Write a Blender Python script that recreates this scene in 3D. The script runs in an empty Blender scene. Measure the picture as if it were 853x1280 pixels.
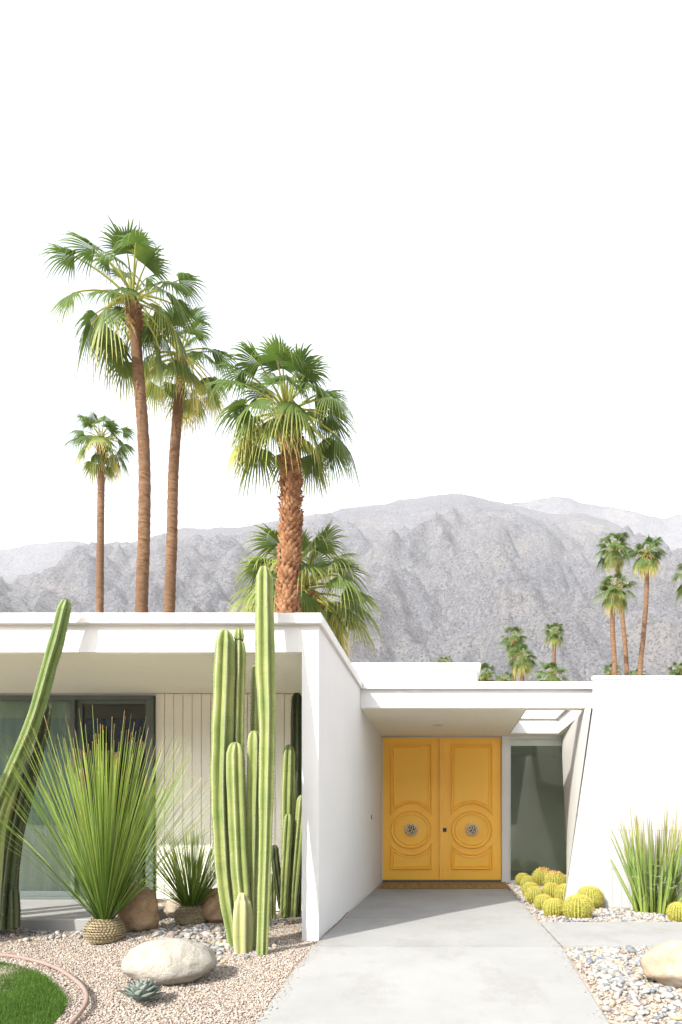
import bpy, math, random
import numpy as np
from mathutils import Vector, noise
R = math.radians
rng = np.random.default_rng(7)
random.seed(7)
scene = bpy.context.scene
COL = scene.collection
F = 830.0            # focal length in photo pixels
EYE = 0.88           # eye height over the entry floor (z = 0); the ground falls towards the street
def W(px, py, Y):    # world point seen at photo pixel (px, py) at distance Y
    return Vector(((px-560.0)/F*Y, Y, EYE-(py-1030.0)/F*Y))
def sm(t): t = np.clip(t, 0, 1); return t*t*(3-2*t)
def G(X, Y):         # ground height
    Y = np.asarray(Y, float); X = np.asarray(X, float)
    b = np.where(Y >= 4.77, 0.0, np.where(Y > 0, -0.09*(4.77-Y), -0.43))
    m = .05*sm((Y-4.6)/.6)*sm((-1.6-X)/.5)*sm((9-Y)/1.0)
    return b+m
def gpt(px, py):     # ground point seen at a photo pixel
    lo, hi = 1.0, 40.0
    for _ in range(50):
        Y = (lo+hi)/2; p = W(px, py, Y)
        if p.z > G(p.x, p.y): lo = Y
        else: hi = Y
    return Vector((p.x, p.y, float(G(p.x, p.y))))

# ------------------------------------------------------------------ object helpers
def link(o, parent=None):
    COL.objects.link(o)
    if parent is not None: o.parent = parent
    return o
def tag(o, label=None, cat=None, group=None, kind=None):
    if label: o['label'] = label
    if cat: o['category'] = cat
    if group: o['group'] = group
    if kind: o['kind'] = kind
    return o
def thing(name, label, cat, loc=(0,0,0), group=None):
    o = bpy.data.objects.new(name, None); o.empty_display_size = .2
    o.location = loc; link(o); return tag(o, label, cat, group)
def fix_parent(o, parent):
    o.parent = parent
    if parent is not None:
        off = Vector((0,0,0)); p = parent
        while p is not None: off += p.location; p = p.parent
        o.location = -off
class MB:
    """collects vertices, faces and a per-vertex attribute, then makes ONE mesh object (vertices in world space)"""
    def __init__(s): s.v=[]; s.f=[]; s.a=[]; s.n=0
    def add(s, v, f, a=0.0):
        v = np.asarray(v, float).reshape(-1,3)
        s.v.append(v)
        s.a.append(np.broadcast_to(np.asarray(a, float), (len(v),)).copy())
        if isinstance(f, np.ndarray): s.f.append(f+s.n)
        else: s.f.append([[i+s.n for i in q] for q in f])
        s.n += len(v); return s
    def box(s, x0,x1,y0,y1,z0,z1, bev=0.0):
        if bev <= 0:
            v=[(x,y,z) for z in (z0,z1) for y in (y0,y1) for x in (x0,x1)]
            f=[(0,2,3,1),(4,5,7,6),(0,1,5,4),(2,6,7,3),(0,4,6,2),(1,3,7,5)]
            return s.add(v,f)
        # chamfered box
        c=[(x0+x1)/2,(y0+y1)/2,(z0+z1)/2]; h=[(x1-x0)/2,(y1-y0)/2,(z1-z0)/2]
        v=[]; idx={}
        for sx in (-1,1):
            for sy in (-1,1):
                for sz in (-1,1):
                    for ax in range(3):
                        p=[sx*(h[0]-bev),sy*(h[1]-bev),sz*(h[2]-bev)]
                        p[ax]=(sx,sy,sz)[ax]*h[ax]
                        idx[(sx,sy,sz,ax)]=len(v); v.append([c[i]+p[i] for i in range(3)])
        f=[]
        for ax in range(3):
            o1,o2=[i for i in range(3) if i!=ax]
            for sg in (-1,1):
                q=[]
                for a,b in ((-1,-1),(1,-1),(1,1),(-1,1)):
                    k=[0,0,0]; k[ax]=sg; k[o1]=a; k[o2]=b; q.append(idx[(*k,ax)])
                f.append(q)
        for ax in range(3):       # edges along ax
            o1,o2=[i for i in range(3) if i!=ax]
            for a in (-1,1):
                for b in (-1,1):
                    k=[0,0,0]; k[o1]=a; k[o2]=b
                    k0=list(k); k0[ax]=-1; k1=list(k); k1[ax]=1
                    f.append([idx[(*k0,o1)],idx[(*k1,o1)],idx[(*k1,o2)],idx[(*k0,o2)]])
        for sx in (-1,1):
            for sy in (-1,1):
                for sz in (-1,1): f.append([idx[(sx,sy,sz,a)] for a in range(3)])
        return s.add(v,f)
    def build(s, name, mat, parent=None, smooth=False, recalc=True, origin=None):
        V = np.concatenate(s.v); A = np.concatenate(s.a)
        me = bpy.data.meshes.new(name)
        fl = []
        if all(isinstance(f, np.ndarray) for f in s.f) and len({f.shape[1] for f in s.f})==1:
            Fa = np.concatenate(s.f); k = Fa.shape[1]
            me.vertices.add(len(V)); me.vertices.foreach_set('co', V.ravel())
            me.loops.add(Fa.size); me.loops.foreach_set('vertex_index', Fa.ravel().astype(np.int32))
            me.polygons.add(len(Fa)); me.polygons.foreach_set('loop_start', (np.arange(len(Fa))*k).astype(np.int32))
            me.polygons.foreach_set('loop_total', np.full(len(Fa), k, np.int32))
            me.update(calc_edges=True); me.validate()
        else:
            for f in s.f: fl += f.tolist() if isinstance(f, np.ndarray) else f
            me.from_pydata(V.tolist(), [], fl)
        if recalc:
            import bmesh
            bm = bmesh.new(); bm.from_mesh(me); bmesh.ops.recalc_face_normals(bm, faces=bm.faces); bm.to_mesh(me); bm.free()
        if smooth: me.polygons.foreach_set('use_smooth', np.ones(len(me.polygons), bool))
        at = me.attributes.new('tint', 'FLOAT', 'POINT'); at.data.foreach_set('value', A.astype(np.float32))
        me.materials.append(mat)
        o = bpy.data.objects.new(name, me); link(o)
        if parent is not None: fix_parent(o, parent)
        elif origin is not None:
            V2 = V-np.array(origin); me.vertices.foreach_set('co', V2.ravel()); o.location = origin
        me.update()
        return o
def cells(mb, xs, ys, mask, z0, z1):
    """slab made of grid cells, outer faces only"""
    nx, ny = len(xs)-1, len(ys)-1
    on = lambda i,j: 0<=i<nx and 0<=j<ny and mask[j][i]
    for j in range(ny):
        for i in range(nx):
            if not on(i,j): continue
            a,b,c,d = xs[i],xs[i+1],ys[j],ys[j+1]
            mb.add([(a,c,z1),(b,c,z1),(b,d,z1),(a,d,z1)],[(0,1,2,3)])
            mb.add([(a,c,z0),(a,d,z0),(b,d,z0),(b,c,z0)],[(0,1,2,3)])
            if not on(i-1,j): mb.add([(a,c,z0),(a,c,z1),(a,d,z1),(a,d,z0)],[(0,1,2,3)])
            if not on(i+1,j): mb.add([(b,c,z0),(b,d,z0),(b,d,z1),(b,c,z1)],[(0,1,2,3)])
            if not on(i,j-1): mb.add([(a,c,z0),(b,c,z0),(b,c,z1),(a,c,z1)],[(0,1,2,3)])
            if not on(i,j+1): mb.add([(a,d,z0),(a,d,z1),(b,d,z1),(b,d,z0)],[(0,1,2,3)])
def tube(mb, pts, rad, n=8, a=0.0, cap=True, shape=None):
    pts = [Vector(p) for p in pts]; m = len(pts)
    t0 = (pts[1]-pts[0]).normalized()
    ref = Vector((1,0,0)) if abs(t0.x) < .8 else Vector((0,1,0))
    u = (ref-t0*ref.dot(t0)).normalized()
    V=[]; A=[]
    for i,p in enumerate(pts):
        t = (pts[min(i+1,m-1)]-pts[max(i-1,0)]).normalized()
        u = (u-t*u.dot(t)).normalized(); w = t.cross(u)
        r = rad[i] if hasattr(rad,'__len__') else rad
        for k in range(n):
            th = 2*math.pi*k/n; rr = r*(shape(th,i) if shape else 1)
            V.append(p+u*math.cos(th)*rr+w*math.sin(th)*rr)
            A.append(a[i] if hasattr(a,'__len__') else a)
    Fc=[(i*n+k, i*n+(k+1)%n, (i+1)*n+(k+1)%n, (i+1)*n+k) for i in range(m-1) for k in range(n)]
    if cap: Fc += [tuple(range(n-1,-1,-1)), tuple((m-1)*n+k for k in range(n))]
    mb.add([tuple(v) for v in V], Fc, A)
def scatter(mb, tv, tf, pos, scale, rot_z, tilt, att):
    """copies of a template mesh, vectorised; tilt = (n,2) angles about x and y before the turn about z"""
    n=len(pos); v=np.repeat(tv[None],n,0)*scale[:,None,:]
    cx,sx=np.cos(tilt[:,0])[:,None],np.sin(tilt[:,0])[:,None]
    y=v[...,1]*cx-v[...,2]*sx; z=v[...,1]*sx+v[...,2]*cx; v[...,1],v[...,2]=y,z
    cy,sy=np.cos(tilt[:,1])[:,None],np.sin(tilt[:,1])[:,None]
    x=v[...,0]*cy+v[...,2]*sy; z=-v[...,0]*sy+v[...,2]*cy; v[...,0],v[...,2]=x,z
    cz,sz=np.cos(rot_z)[:,None],np.sin(rot_z)[:,None]
    x=v[...,0]*cz-v[...,1]*sz; y=v[...,0]*sz+v[...,1]*cz; v[...,0],v[...,1]=x,y
    v+=pos[:,None,:]
    f=(tf[None]+(np.arange(n)*len(tv))[:,None,None]).reshape(-1,tf.shape[1])
    mb.add(v.reshape(-1,3), f, np.repeat(att,len(tv)))
def ico(sub):
    import bmesh
    bm=bmesh.new(); bmesh.ops.create_icosphere(bm,subdivisions=sub,radius=1)
    v=np.array([x.co[:] for x in bm.verts]); f=np.array([[q.index for q in p.verts] for p in bm.faces]); bm.free()
    return v,f
OCT=(np.array([(1,0,0),(-1,0,0),(0,1,0),(0,-1,0),(0,0,1),(0,0,-1)],float),
     np.array([(0,2,4),(2,1,4),(1,3,4),(3,0,4),(2,0,5),(1,2,5),(3,1,5),(0,3,5)]))

# ------------------------------------------------------------------ materials
class M:
    def __init__(s, name):
        s.m=bpy.data.materials.new(name); s.m.use_nodes=True; s.nt=s.m.node_tree
        s.b=s.nt.nodes['Principled BSDF']; s.out=s.nt.nodes['Material Output']
    def n(s, t, **kw):
        o=s.nt.nodes.new('ShaderNode'+t)
        for k,v in kw.items():
            if hasattr(o,k): setattr(o,k,v)
            else: o.inputs[k.replace('_',' ')].default_value=v
        return o
    def l(s,a,b): s.nt.links.new(a,b)
    def coord(s, kind='Object', scale=(1,1,1)):
        t=s.n('TexCoord'); mp=s.n('Mapping'); s.l(t.outputs[kind],mp.inputs[0]); mp.inputs['Scale'].default_value=scale; return mp.outputs[0]
    def ramp(s, fac, stops, interp='LINEAR'):
        r=s.n('ValToRGB'); r.color_ramp.interpolation=interp
        while len(r.color_ramp.elements)<len(stops): r.color_ramp.elements.new(.5)
        for e,(p,c) in zip(r.color_ramp.elements,stops):
            e.position=p; e.color=(*c,1) if len(c)==3 else c
        s.l(fac,r.inputs[0]); return r.outputs[0]
    def mix(s, fac, a, b, mode='MIX'):
        x=s.n('Mix',data_type='RGBA',blend_type=mode)
        for val,inp in ((fac,x.inputs[0]),(a,x.inputs[6]),(b,x.inputs[7])):
            if isinstance(val,(int,float)): inp.default_value=val
            elif isinstance(val,tuple): inp.default_value=(*val,1)
            else: s.l(val,inp)
        return x.outputs[2]
    def noise(s, co, scale, detail=4, rough=.55, out='Fac'):
        x=s.n('TexNoise'); x.inputs['Scale'].default_value=scale; x.inputs['Detail'].default_value=detail; x.inputs['Roughness'].default_value=rough
        s.l(co,x.inputs['Vector']); return x.outputs[out]
    def bump(s, h, strength=.3, dist=.01, prev=None):
        b=s.n('Bump'); b.inputs['Strength'].default_value=strength; b.inputs['Distance'].default_value=dist
        s.l(h,b.inputs['Height']); 
        if prev is not None: s.l(prev,b.inputs['Normal'])
        s.l(b.outputs[0],s.b.inputs['Normal']); return b.outputs[0]
    def attr(s,name='tint'):
        a=s.n('Attribute',attribute_name=name); return a.outputs['Fac']
    def col(s,c):
        if isinstance(c,tuple): s.b.inputs['Base Color'].default_value=(*c,1)
        else: s.l(c,s.b.inputs['Base Color'])
        return s
    def rough(s,r): s.b.inputs['Roughness'].default_value=r; return s
    def spec(s,r): s.b.inputs['Specular IOR Level'].default_value=r; return s

def stucco(name, c, sc=90, st=.35, dist=.004):
    m=M(name); co=m.coord(); n1=m.noise(co,1.3,5); n2=m.noise(co,sc,4,.6)
    c0=m.mix(m.ramp(n1,[(.3,(0,0,0)),(.7,(1,1,1))]), tuple(x*.965 for x in c), c)
    dr=m.ramp(m.noise(m.coord(scale=(9,9,.55)),1.0,5,.6),[(.56,(0,0,0)),(.74,(.22,.22,.22))]); c0=m.mix(dr,c0,tuple(x*.72 for x in c)); m.col(c0).rough(.85); m.spec(.2); m.bump(n2,st,dist); return m.m
WHITE=stucco('white_stucco',(.62,.62,.61))
TRIMW=stucco('white_trim_paint',(.66,.655,.64),30,.12,.002)
def mk_siding():
    m=M('cream_siding_paint'); co=m.coord(); n=m.noise(co,2.0,4)
    st=m.noise(m.coord(scale=(60,60,2)),1.5,3)
    m.col(m.mix(n,(.78,.76,.66),(.83,.81,.71))).rough(.55); m.spec(.3); m.bump(st,.15,.002); return m.m
SIDING=mk_siding()
FIN_SHADE=stucco('shaded_white_stucco',(.46,.45,.415))  # return wall stucco toned down so the wall reads as shaded
SOFFIT=stucco('soffit_plaster',(.84,.82,.70),120,.2,.002)
def mk_block():
    m=M('painted_block'); co=m.coord(); 
    br=m.n('TexBrick'); 
    mp=m.n('Mapping'); tc=m.n('TexCoord'); m.l(tc.outputs['Object'],mp.inputs[0]); mp.inputs['Rotation'].default_value=(R(90),0,0)
    sw=m.n('SeparateXYZ'); m.l(tc.outputs['Object'],sw.inputs[0])
    cb=m.n('CombineXYZ'); m.l(sw.outputs['Z'],cb.inputs['X']); m.l(sw.outputs['X'],cb.inputs['Y'])
    m.l(cb.outputs[0],br.inputs['Vector'])
    br.offset=0.0; br.inputs['Scale'].default_value=1.0; br.inputs['Mortar Size'].default_value=.0032; br.inputs['Mortar Smooth'].default_value=.5
    br.inputs['Brick Width'].default_value=.405; br.inputs['Row Height'].default_value=.0915
    br.inputs['Color1'].default_value=(1,1,1,1); br.inputs['Color2'].default_value=(.93,.93,.93,1); br.inputs['Mortar'].default_value=(0,0,0,1)
    n1=m.noise(co,2.2,5); n2=m.noise(co,70,4,.6)
    base=m.mix(m.ramp(n1,[(.3,(0,0,0)),(.75,(1,1,1))]),(.385,.38,.365),(.425,.42,.405))
    m.col(m.mix(br.outputs['Fac'],base,(.29,.285,.27))).rough(.8); m.spec(.2)
    inv=m.n('Math',operation='SUBTRACT'); inv.inputs[0].default_value=1; m.l(br.outputs['Fac'],inv.inputs[1])
    b=m.bump(inv.outputs[0],.6,.006); m.bump(n2,.3,.003,b); return m.m
BLOCK=mk_block()
def mk_conc():
    m=M('brushed_concrete'); co=m.coord(); n1=m.noise(co,.9,6,.6); n2=m.noise(co,6,6,.7); n3=m.noise(co,160,2)
    a=m.mix(m.ramp(n1,[(.3,(0,0,0)),(.7,(1,1,1))]),(.225,.225,.216),(.275,.273,.262))
    a=m.mix(m.ramp(n2,[(.45,(0,0,0)),(.8,(.35,.35,.35))]),a,(.20,.195,.185))
    st=m.ramp(m.noise(m.coord(scale=(1,.6,1)),2.3,8,.75),[(.52,(0,0,0)),(.60,(.30,.30,.30)),(.64,(.12,.12,.12)),(.8,(0,0,0))]); a=m.mix(st,a,(.17,.16,.145))
    sp=m.ramp(m.noise(co,340,1),[(.70,(0,0,0)),(.78,(.5,.5,.5))])
    a=m.mix(sp,a,(.26,.25,.24))
    m.col(a).rough(.8); m.spec(.25); b=m.bump(n3,.2,.002); m.bump(n2,.25,.006,b); return m.m
CONC=mk_conc()
def mk_ground():
    m=M('decomposed_granite'); co=m.coord(); v=m.n('TexVoronoi'); v.inputs['Scale'].default_value=90; m.l(co,v.inputs['Vector'])
    c=m.ramp(m.noise(co,300,2),[(.3,(.20,.15,.115)),(.5,(.38,.31,.25)),(.7,(.52,.46,.40))])
    m.col(m.mix(m.noise(co,1.1,4),c,(.40,.33,.27),'MIX')).rough(.95); m.spec(.1)
    m.bump(v.outputs['Distance'],.6,.01); return m.m
GROUND=mk_ground()
def mk_stones(name, stops, sc=60):
    m=M(name); c=m.ramp(m.attr(),stops,'CONSTANT'); co=m.coord(); n=m.noise(co,sc,3)
    m.col(m.mix(m.ramp(n,[(.35,(0,0,0)),(.65,(.35,.35,.35))]),c,(.75,.72,.68),'MULTIPLY')).rough(.8); m.spec(.25); m.bump(n,.2,.003); return m.m
GRAVEL=mk_stones('tan_gravel',[(0,(0.324,0.262,0.205)),(.22,(0.387,0.336,0.287)),(.42,(0.262,0.212,0.174)),(.55,(0.411,0.373,0.330)),(.75,(0.224,0.193,0.174)),(.84,(0.342,0.267,0.212)),(.94,(0.149,0.124,0.112))],200)
PEBBLE=mk_stones('river_pebble',[(0,(0.261,0.261,0.255)),(.16,(0.188,0.199,0.209)),(.30,(0.323,0.303,0.272)),(.45,(0.292,0.245,0.199)),(.58,(0.355,0.345,0.323)),(.72,(0.141,0.151,0.167)),(.82,(0.261,0.230,0.209)),(.92,(0.323,0.261,0.173))])
def mk_rock(name,c0,c1,c2,sc=6,bs=.5):
    m=M(name); co=m.coord(); n1=m.noise(co,sc,7,.65); n2=m.noise(co,sc*14,4,.7); n3=m.noise(co,sc*.35,3)
    a=m.ramp(n1,[(.3,c0),(.52,c1),(.72,c2)]); a=m.mix(m.ramp(n2,[(.5,(0,0,0)),(.75,(.5,.5,.5))]),a,tuple(x*.55 for x in c0))
    m.col(a).rough(.9); m.spec(.15); b=m.bump(n1,bs,.03); m.bump(n2,.5,.006,b); return m.m
WROCK=mk_rock('pale_granite',(0.239,0.218,0.183),(0.302,0.281,0.239),(0.351,0.330,0.288),11,.9)
BROCK=mk_rock('brown_sandstone',(0.180,0.108,0.063),(0.324,0.216,0.126),(0.450,0.342,0.225),5,.8)
TROCK=mk_rock('tan_granite',(0.281,0.202,0.116),(0.337,0.287,0.226),(0.379,0.337,0.281),3.2,.3)
def mk_door():
    m=M('yellow_door_paint'); co=m.coord(); n1=m.noise(co,3,5,.6); n2=m.noise(m.coord(scale=(40,40,6)),3,4)
    m.col(m.mix(m.ramp(n1,[(.3,(0,0,0)),(.7,(1,1,1))]),(.97,.52,.05),(.98,.56,.07))).rough(.38); m.spec(.5); m.bump(n2,.08,.002); return m.m
DOOR=mk_door()
def simple(name,c,r=.5,metal=0.,sp=.5,nz=0.,sc=20):
    m=M(name)
    if nz>0:
        co=m.coord(); n=m.noise(co,sc,4); m.col(m.mix(n,tuple(x*(1-nz) for x in c),tuple(min(1,x*(1+nz)) for x in c)))
        m.bump(n,.15,.002)
    else: m.col(c)
    m.rough(r); m.spec(sp); m.b.inputs['Metallic'].default_value=metal; return m.m
ALU=simple('anodised_aluminium',(.09,.11,.10),.45,.0,.5,.1)
ALUP=simple('pale_window_frame',(.55,.60,.55),.5,.0,.4,.06)
BRASS=simple('antique_nickel',(.86,.78,.62),.3,.9,.5,.1,60)
BRASSD=simple('dark_knob_backing',(.14,.09,.04),.5,.3)  # dark plate behind the knob studs, sets them apart
BLACKP=simple('black_lock',(.02,.02,.025),.3)
MAT1=None
def mk_mat():
    m=M('brown_doormat'); co=m.coord(scale=(1,.02,1)); n=m.noise(co,95,3,.7)
    m.col(m.ramp(n,[(.3,(.10,.055,.015)),(.5,(.25,.15,.04)),(.7,(.38,.25,.09))])).rough(.9); m.bump(n,.5,.004); return m.m
MATM=mk_mat()
def mk_glass(name,tint=(.80,.86,.82),refl=.10):
    m=M(name); nt=m.nt; nt.nodes.remove(m.b)
    tr=m.n('BsdfTransparent'); tr.inputs[0].default_value=(*tint,1); gl=m.n('BsdfGlossy'); gl.inputs['Roughness'].default_value=.01
    fr=m.n('Fresnel'); fr.inputs['IOR'].default_value=1.5+refl
    mx=m.n('MixShader'); m.l(fr.outputs[0],mx.inputs[0]); m.l(tr.outputs[0],mx.inputs[1]); m.l(gl.outputs[0],mx.inputs[2]); m.l(mx.outputs[0],m.out.inputs[0]); return m.m
GLASS=mk_glass('window_glass',(.78,.83,.76),.12)
GLASSC=mk_glass('clear_door_glass',(.80,.88,.84),.15)
GLASS2=mk_glass('tinted_door_glass',(.45,.52,.50),.25)
ROOMM=simple('interior_plaster',(.62,.62,.55),.9,nz=.1,sc=3)
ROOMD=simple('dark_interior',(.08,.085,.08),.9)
CURT=simple('pale_green_curtain',(.52,.62,.53),.9,nz=.05)
def leafmat(name, stops, rough=.45, trans=.35, sc=12, sp=.15):
    m=M(name); co=m.coord(); n=m.noise(co,sc,3)
    c=m.ramp(m.attr(),stops); c=m.mix(m.ramp(n,[(.35,(0,0,0)),(.7,(.45,.45,.45))]),c,(.55,.62,.5),'MULTIPLY')
    m.col(c).rough(rough); m.spec(sp)
    t=m.n('BsdfTranslucent'); m.l(m.mix(1.0,c,(1.25,1.3,.7),'MULTIPLY'),t.inputs[0]); mx=m.n('MixShader'); mx.inputs[0].default_value=trans
    m.l(m.b.outputs[0],mx.inputs[1]); m.l(t.outputs[0],mx.inputs[2]); m.l(mx.outputs[0],m.out.inputs[0]); return m.m
FROND=leafmat('fan_palm_leaf',[(0,(0.062,0.110,0.029)),(.3,(0.134,0.190,0.055)),(.55,(0.314,0.335,0.109)),(.8,(0.582,0.531,0.140)),(1,(0.616,0.485,0.240))],.36,.38,1.5)
BLADE=leafmat('grass_tree_leaf',[(0,(0.057,0.114,0.019)),(.35,(0.138,0.229,0.039)),(.6,(0.252,0.343,0.068)),(.93,(0.286,0.367,0.077)),(.965,(0.435,0.252,0.088)),(1,(0.664,0.481,0.292))],.4,.15,30)
YUCCA=leafmat('hesperaloe_leaf',[(0,(0.216,0.274,0.058)),(.5,(0.187,0.274,0.072)),(.80,(0.259,0.245,0.086)),(.93,(0.245,0.115,0.086)),(.97,(0.446,0.418,0.374))],.4,.15,20)
LAWN=leafmat('lawn_grass',[(0,(.035,.07,.012)),(.5,(.07,.14,.022)),(1,(.12,.20,.04))],.5,.3,3)
AGAVE=leafmat('agave_leaf',[(0,(.10,.15,.13)),(.7,(.13,.20,.17)),(.93,(.22,.20,.18)),(1,(.20,.08,.06))],.5,.05,15)
def mk_cactus(name,a,b,rib):
    m=M(name); co=m.coord(); t=m.attr(); n=m.noise(co,4,4); n2=m.noise(co,35,4,.7)
    c=m.mix(m.ramp(n,[(.3,(0,0,0)),(.7,(1,1,1))]),a,b)
    # corky scars and yearly constriction rings
    wv=m.n('TexNoise'); wv.inputs['Scale'].default_value=1.0; wv.inputs['Detail'].default_value=2
    m.l(m.coord(scale=(3,3,42)),wv.inputs['Vector'])
    c=m.mix(m.ramp(wv.outputs[0],[(.60,(0,0,0)),(.66,(.28,.28,.28)),(.70,(0,0,0))]),c,tuple(x*.45 for x in a))
    c=m.mix(m.ramp(n2,[(.62,(0,0,0)),(.75,(.6,.6,.6))]),c,(.42,.40,.24))
    c=m.mix(m.ramp(t,[(.955,(0,0,0)),(.995,(.8,.8,.8))]),c,rib)
    lt=m.n('Math',operation='LESS_THAN'); m.l(t,lt.inputs[0]); lt.inputs[1].default_value=-.5
    c=m.mix(lt.outputs[0],c,(.06,.045,.03))
    m.col(c).rough(.5); m.spec(.18); m.bump(n2,.25,.004); return m.m
CACT=mk_cactus('fence_post_cactus_skin',(0.126,0.172,0.046),(0.215,0.238,0.077),(0.355,0.366,0.254))
CACTM=mk_cactus('green_cactus_skin',(.085,.135,.035),(.14,.19,.055),(.34,.36,.24))
CACT_SHADE=mk_cactus('shaded_cactus_skin',(0.028,0.040,0.015),(0.050,0.062,0.022),(0.120,0.125,0.080))  # darkened copy of the skin; shade on these stems is put into the colour
CACTP=mk_cactus('pale_cactus_skin',(0.272,0.286,0.109),(0.313,0.313,0.150),(0.374,0.354,0.245))
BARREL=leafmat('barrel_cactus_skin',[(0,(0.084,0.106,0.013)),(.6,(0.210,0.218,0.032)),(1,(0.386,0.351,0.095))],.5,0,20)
SPINE=leafmat('golden_spine',[(0,(0.515,0.402,0.075)),(.6,(0.598,0.479,0.124)),(1,(0.647,0.540,0.211))],.5,.15,20)
BFLOW=simple('dried_cactus_flowers',(.30,.15,.05),.9,nz=.3,sc=60)
def mk_bark(name,c0,c1,c2,zs=9):
    m=M(name); co=m.coord(scale=(1,1,1)); n=m.noise(m.coord(scale=(2.5,2.5,zs)),1.6,6,.7); n2=m.noise(co,30,3)
    big=m.noise(co,.55,3)
    c=m.ramp(n,[(.32,c0),(.5,c1),(.68,c2)]); c=m.mix(m.ramp(big,[(.42,(0,0,0)),(.6,(.6,.6,.6))]),c,tuple(x*.75 for x in c1))
    m.col(c).rough(.95); m.spec(.1); m.bump(n,.8,.05); return m.m
BARK=mk_bark('palm_bark',(0.067,0.038,0.021),(0.162,0.095,0.055),(0.229,0.147,0.092))
BOOT=mk_bark('palm_boots',(0.088,0.033,0.015),(0.218,0.105,0.052),(0.334,0.203,0.115),3)
BULB=mk_bark('grass_tree_base',(.20,.15,.08),(.44,.36,.22),(.58,.50,.34),20)
EDGE=simple('clay_edging',(0.217,0.151,0.126),.8,nz=.15)
def mk_mountain(name,k=.47):
    m=M(name); co=m.coord(); n1=m.noise(co,.004,10,.72); n2=m.noise(co,.03,8,.75); n3=m.noise(co,.16,5,.8)
    a=m.ramp(n1,[(.35,(.17*k,.18*k,.215*k)),(.5,(.25*k,.25*k,.28*k)),(.66,(.39*k,.36*k,.33*k))])
    a=m.mix(m.ramp(n2,[(.45,(0,0,0)),(.62,(.6,.6,.6))]),a,(.13*k,.135*k,.16*k))
    a=m.mix(m.ramp(n3,[(.47,(0,0,0)),(.58,(.6,.6,.6))]),a,(.50*k,.485*k,.47*k))
    a=m.mix(m.ramp(m.noise(co,.22,3,.6),[(.55,(0,0,0)),(.62,(.9,.9,.9))]),a,(.07*k,.075*k,.06*k))
    m.col(a).rough(1.); m.spec(0.)
    b=m.bump(n2,1.,14.); m.bump(n3,1.,4.5,b); return m.m
MOUNT=mk_mountain('rocky_mountain')

# ------------------------------------------------------------------ ground, paths, lawn
def grid_sheet(name, xs, ys, mat, fn, kind='structure', extra=None):
    X,Y=np.meshgrid(xs,ys); Z=fn(X,Y); nx,ny=len(xs),len(ys)
    V=np.stack([X,Y,Z],-1).reshape(-1,3)
    i,j=np.meshgrid(np.arange(nx-1),np.arange(ny-1)); a=(j*nx+i).ravel()
    Fq=np.stack([a,a+1,a+nx+1,a+nx],-1)
    mb=MB(); mb.add(V,Fq); o=mb.build(name,mat,smooth=True,recalc=False); tag(o,kind=kind); return o
xs=np.unique(np.concatenate([[-6000,-2500,-900,-300,-100,-40,-20,-12],np.arange(-9,9.01,.1),[12,20,40,100,300,900,2500,6000]]))
ys=np.unique(np.concatenate([[-6000,-1500,-300,-60,-15,-5],np.arange(0,12.01,.1),[4.77,15,20,40,100,300,900,2500,7000]]))
def GS(X,Y):
    near=(np.abs(X)<9)&(Y<10)&(Y>0)
    bumps=np.where(near,.012*np.sin(X*3.1+1)*np.sin(Y*2.7)+.008*np.sin(X*7+Y*5),0)
    # keep it flat where slabs lie
    flat=((X>-.96)&(X<.81))|((Y>4.85)&(Y<5.85)&(X>.8))|((Y>5.2)&(X<-2.5))
    return G(X,Y)-.018+np.where(flat,-.012,bumps)
grid_sheet('ground',xs,ys,GROUND,GS)
def slab(name, poly_rows, thick=.09, label=None):
    """slabs laid as separate pours with 8 mm joints: rows = (x0,x1,y0,y1)"""
    mb=MB()
    for (x0,x1,y0,y1) in poly_rows:
        g=.007; a=float(G(0,y0+g)); b=float(G(0,y1-g))
        x0+=g; x1-=g; y0+=g; y1-=g; c=.006
        v=[(x0,y0,a-thick),(x1,y0,a-thick),(x1,y1,b-thick),(x0,y1,b-thick),
           (x0,y0,a-c),(x1,y0,a-c),(x1,y1,b-c),(x0,y1,b-c),
           (x0+c,y0,a),(x1-c,y0,a),(x1-c,y1,b),(x0+c,y1,b)]
        f=[(3,2,1,0),(0,1,5,4),(1,2,6,5),(2,3,7,6),(3,0,4,7),(4,5,9,8),(5,6,10,9),(6,7,11,10),(7,4,8,11),(8,9,10,11)]
        mb.add(v,f)
    o=mb.build(name,CONC,recalc=False); tag(o,kind='structure'); return o
slab('walkway',[(-.985,.827,-2,1.4),(-.985,.827,1.4,3.05),(-.985,.827,3.05,4.77),(-.985,.827,4.77,6.25),(-.985,.827,6.25,8.2),(-.985,.827,8.2,10.02)])
slab('side_path',[(.827,3.2,4.80,5.98),(3.2,5.6,4.80,5.90),(5.6,9,4.80,5.9)])
mb=MB(); mb.box(-9,-2.58,5.30,6.72,-.1,.12,.008); tag(mb.build('porch_slab',CONC),kind='structure')

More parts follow.
